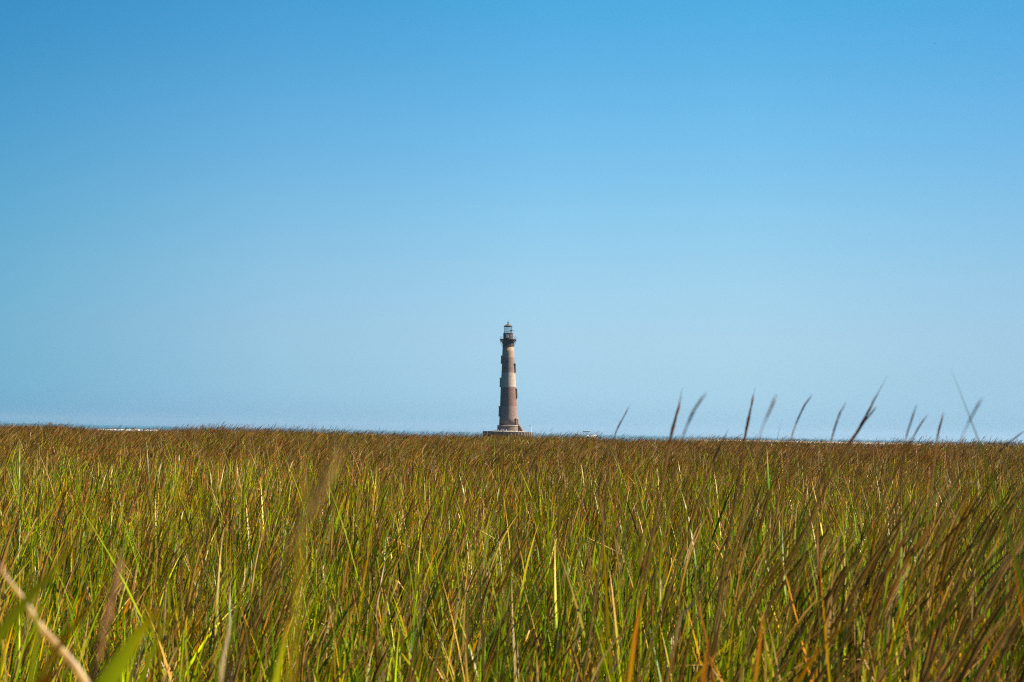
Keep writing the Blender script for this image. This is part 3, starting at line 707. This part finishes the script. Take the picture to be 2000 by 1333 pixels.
blade([(322, 1186), (290, 1215), (255, 1262), (205, 1340)], .85, 44, ((.55, .30, .03), (.42, .34, .03), (.30, .33, .03), (.22, .30, .025), (.2, .3, .025)), 'wide green blade with a yellow orange tip near the lower left corner')
blade([(600, 848), (600, 900), (598, 960), (592, 1040), (580, 1180)], .5, 9, ((.17, .15, .04), (.16, .15, .04), OL, OL), 'very blurred upright yellow green blade left of the lighthouse')
blade([(160, 1025), (132, 1075), (92, 1128), (50, 1175), (-10, 1250)], .8, 27, ((.22, .17, .05), (.26, .24, .04), (.26, .32, .03), (.26, .34, .03)), 'blurred olive blade leaning right at the left edge')
blade([(214, 1138), (176, 1188), (124, 1250), (76, 1330)], .95, 15, ((.42, .24, .06), (.40, .22, .05), (.3, .2, .05), (.2, .2, .04)), 'rusty brown blurred blade crossing behind the straw blade in the lower left')
blade([(62, 1112), (70, 1160), (72, 1230), (60, 1330)], .9, 14, ((.3, .25, .08), (.26, .28, .04), (.2, .28, .03)), 'olive upright blurred blade just right of the left edge')
blade([(392, 1128), (350, 1180), (312, 1240), (276, 1330)], 1.2, 13, ((.36, .26, .08), (.28, .3, .04), (.2, .28, .03)), 'narrow olive blade leaning right beside the wide green one in the lower left')
blade([(452, 1195), (446, 1240), (436, 1290), (430, 1340)], 1.3, 10, ((.5, .42, .3), (.46, .38, .26), (.3, .26, .15)), 'thin greyish dry blade standing at the bottom left')
blade([(122, 1306), (100, 1320), (75, 1342)], .9, 20, (OR, OR, (.4, .2, .03)), 'short bright orange blade tip at the bottom left')
blade([(566, 1205), (556, 1245), (545, 1300), (535, 1345)], 1.3, 19, ((.38, .22, .03), (.2, .22, .03), GR), 'upright green blade with a yellow tip at the bottom, left of centre')
blade([(1262, 1148), (1250, 1190), (1240, 1240), (1230, 1320)], 1.9, 13, ((.34, .24, .10), OR, OR, (.3, .2, .03)), 'bright orange upright blade low in front, right of centre')
blade([(1492, 1192), (1486, 1235), (1480, 1290), (1472, 1345)], 1.7, 12, ((.36, .25, .10), OR, (.25, .2, .03)), 'orange yellow upright blade at the bottom right of centre', taper=.5)
blade([(1390, 1225), (1382, 1270), (1372, 1340)], 1.5, 12, ((.40, .28, .10), OR, (.35, .16, .02)), 'golden orange blade at the bottom, left of the orange yellow one')
blade([(1372, 1163), (1352, 1182), (1330, 1206), (1318, 1260)], 2.0, 9, ((.62, .5, .36), (.6, .46, .33), (.3, .2, .1)), 'pale pinkish dry blade catching the sun, low on the right')
blade([(1796, 1232), (1791, 1270), (1786, 1312), (1782, 1345)], 1.8, 11, ((.4, .36, .08), (.34, .34, .07), GR), 'pale yellow green upright blade at the bottom right')
blade([(2010, 1015), (1975, 1050), (1925, 1105), (1870, 1170), (1800, 1250)], 1.6, 14, ((.07, .12, .02), (.06, .10, .02), GR), 'dark green blade leaning left down from the right edge')
blade([(1708, 1142), (1690, 1175), (1650, 1222), (1600, 1270), (1560, 1330)], 1.9, 9, (OR, (.42, .2, .03), (.3, .17, .03)), 'thin orange blade slanting down to the left, low on the right')

# ------------------------------------------------------------------ a little sea air between here and the lighthouse
m_hz = bpy.data.materials.new('sea_air'); m_hz.use_nodes = True
t = m_hz.node_tree; t.nodes.remove(t.nodes['Principled BSDF'])
pv = N(t, 'ShaderNodeVolumePrincipled'); pv.inputs['Color'].default_value = (.44, .70, .98, 1); pv.inputs['Density'].default_value = HAZE
pv.inputs['Anisotropy'].default_value = .3
t.links.new(pv.outputs[0], t.nodes['Material Output'].inputs['Volume'])
bm = bmesh.new(); box(bm, (25000, 25000, 62.5), Matrix.Translation((0, 0, 28.75)))
hz = tag(obj('haze', bm, m_hz), 'thin bluish sea haze', kind='stuff')
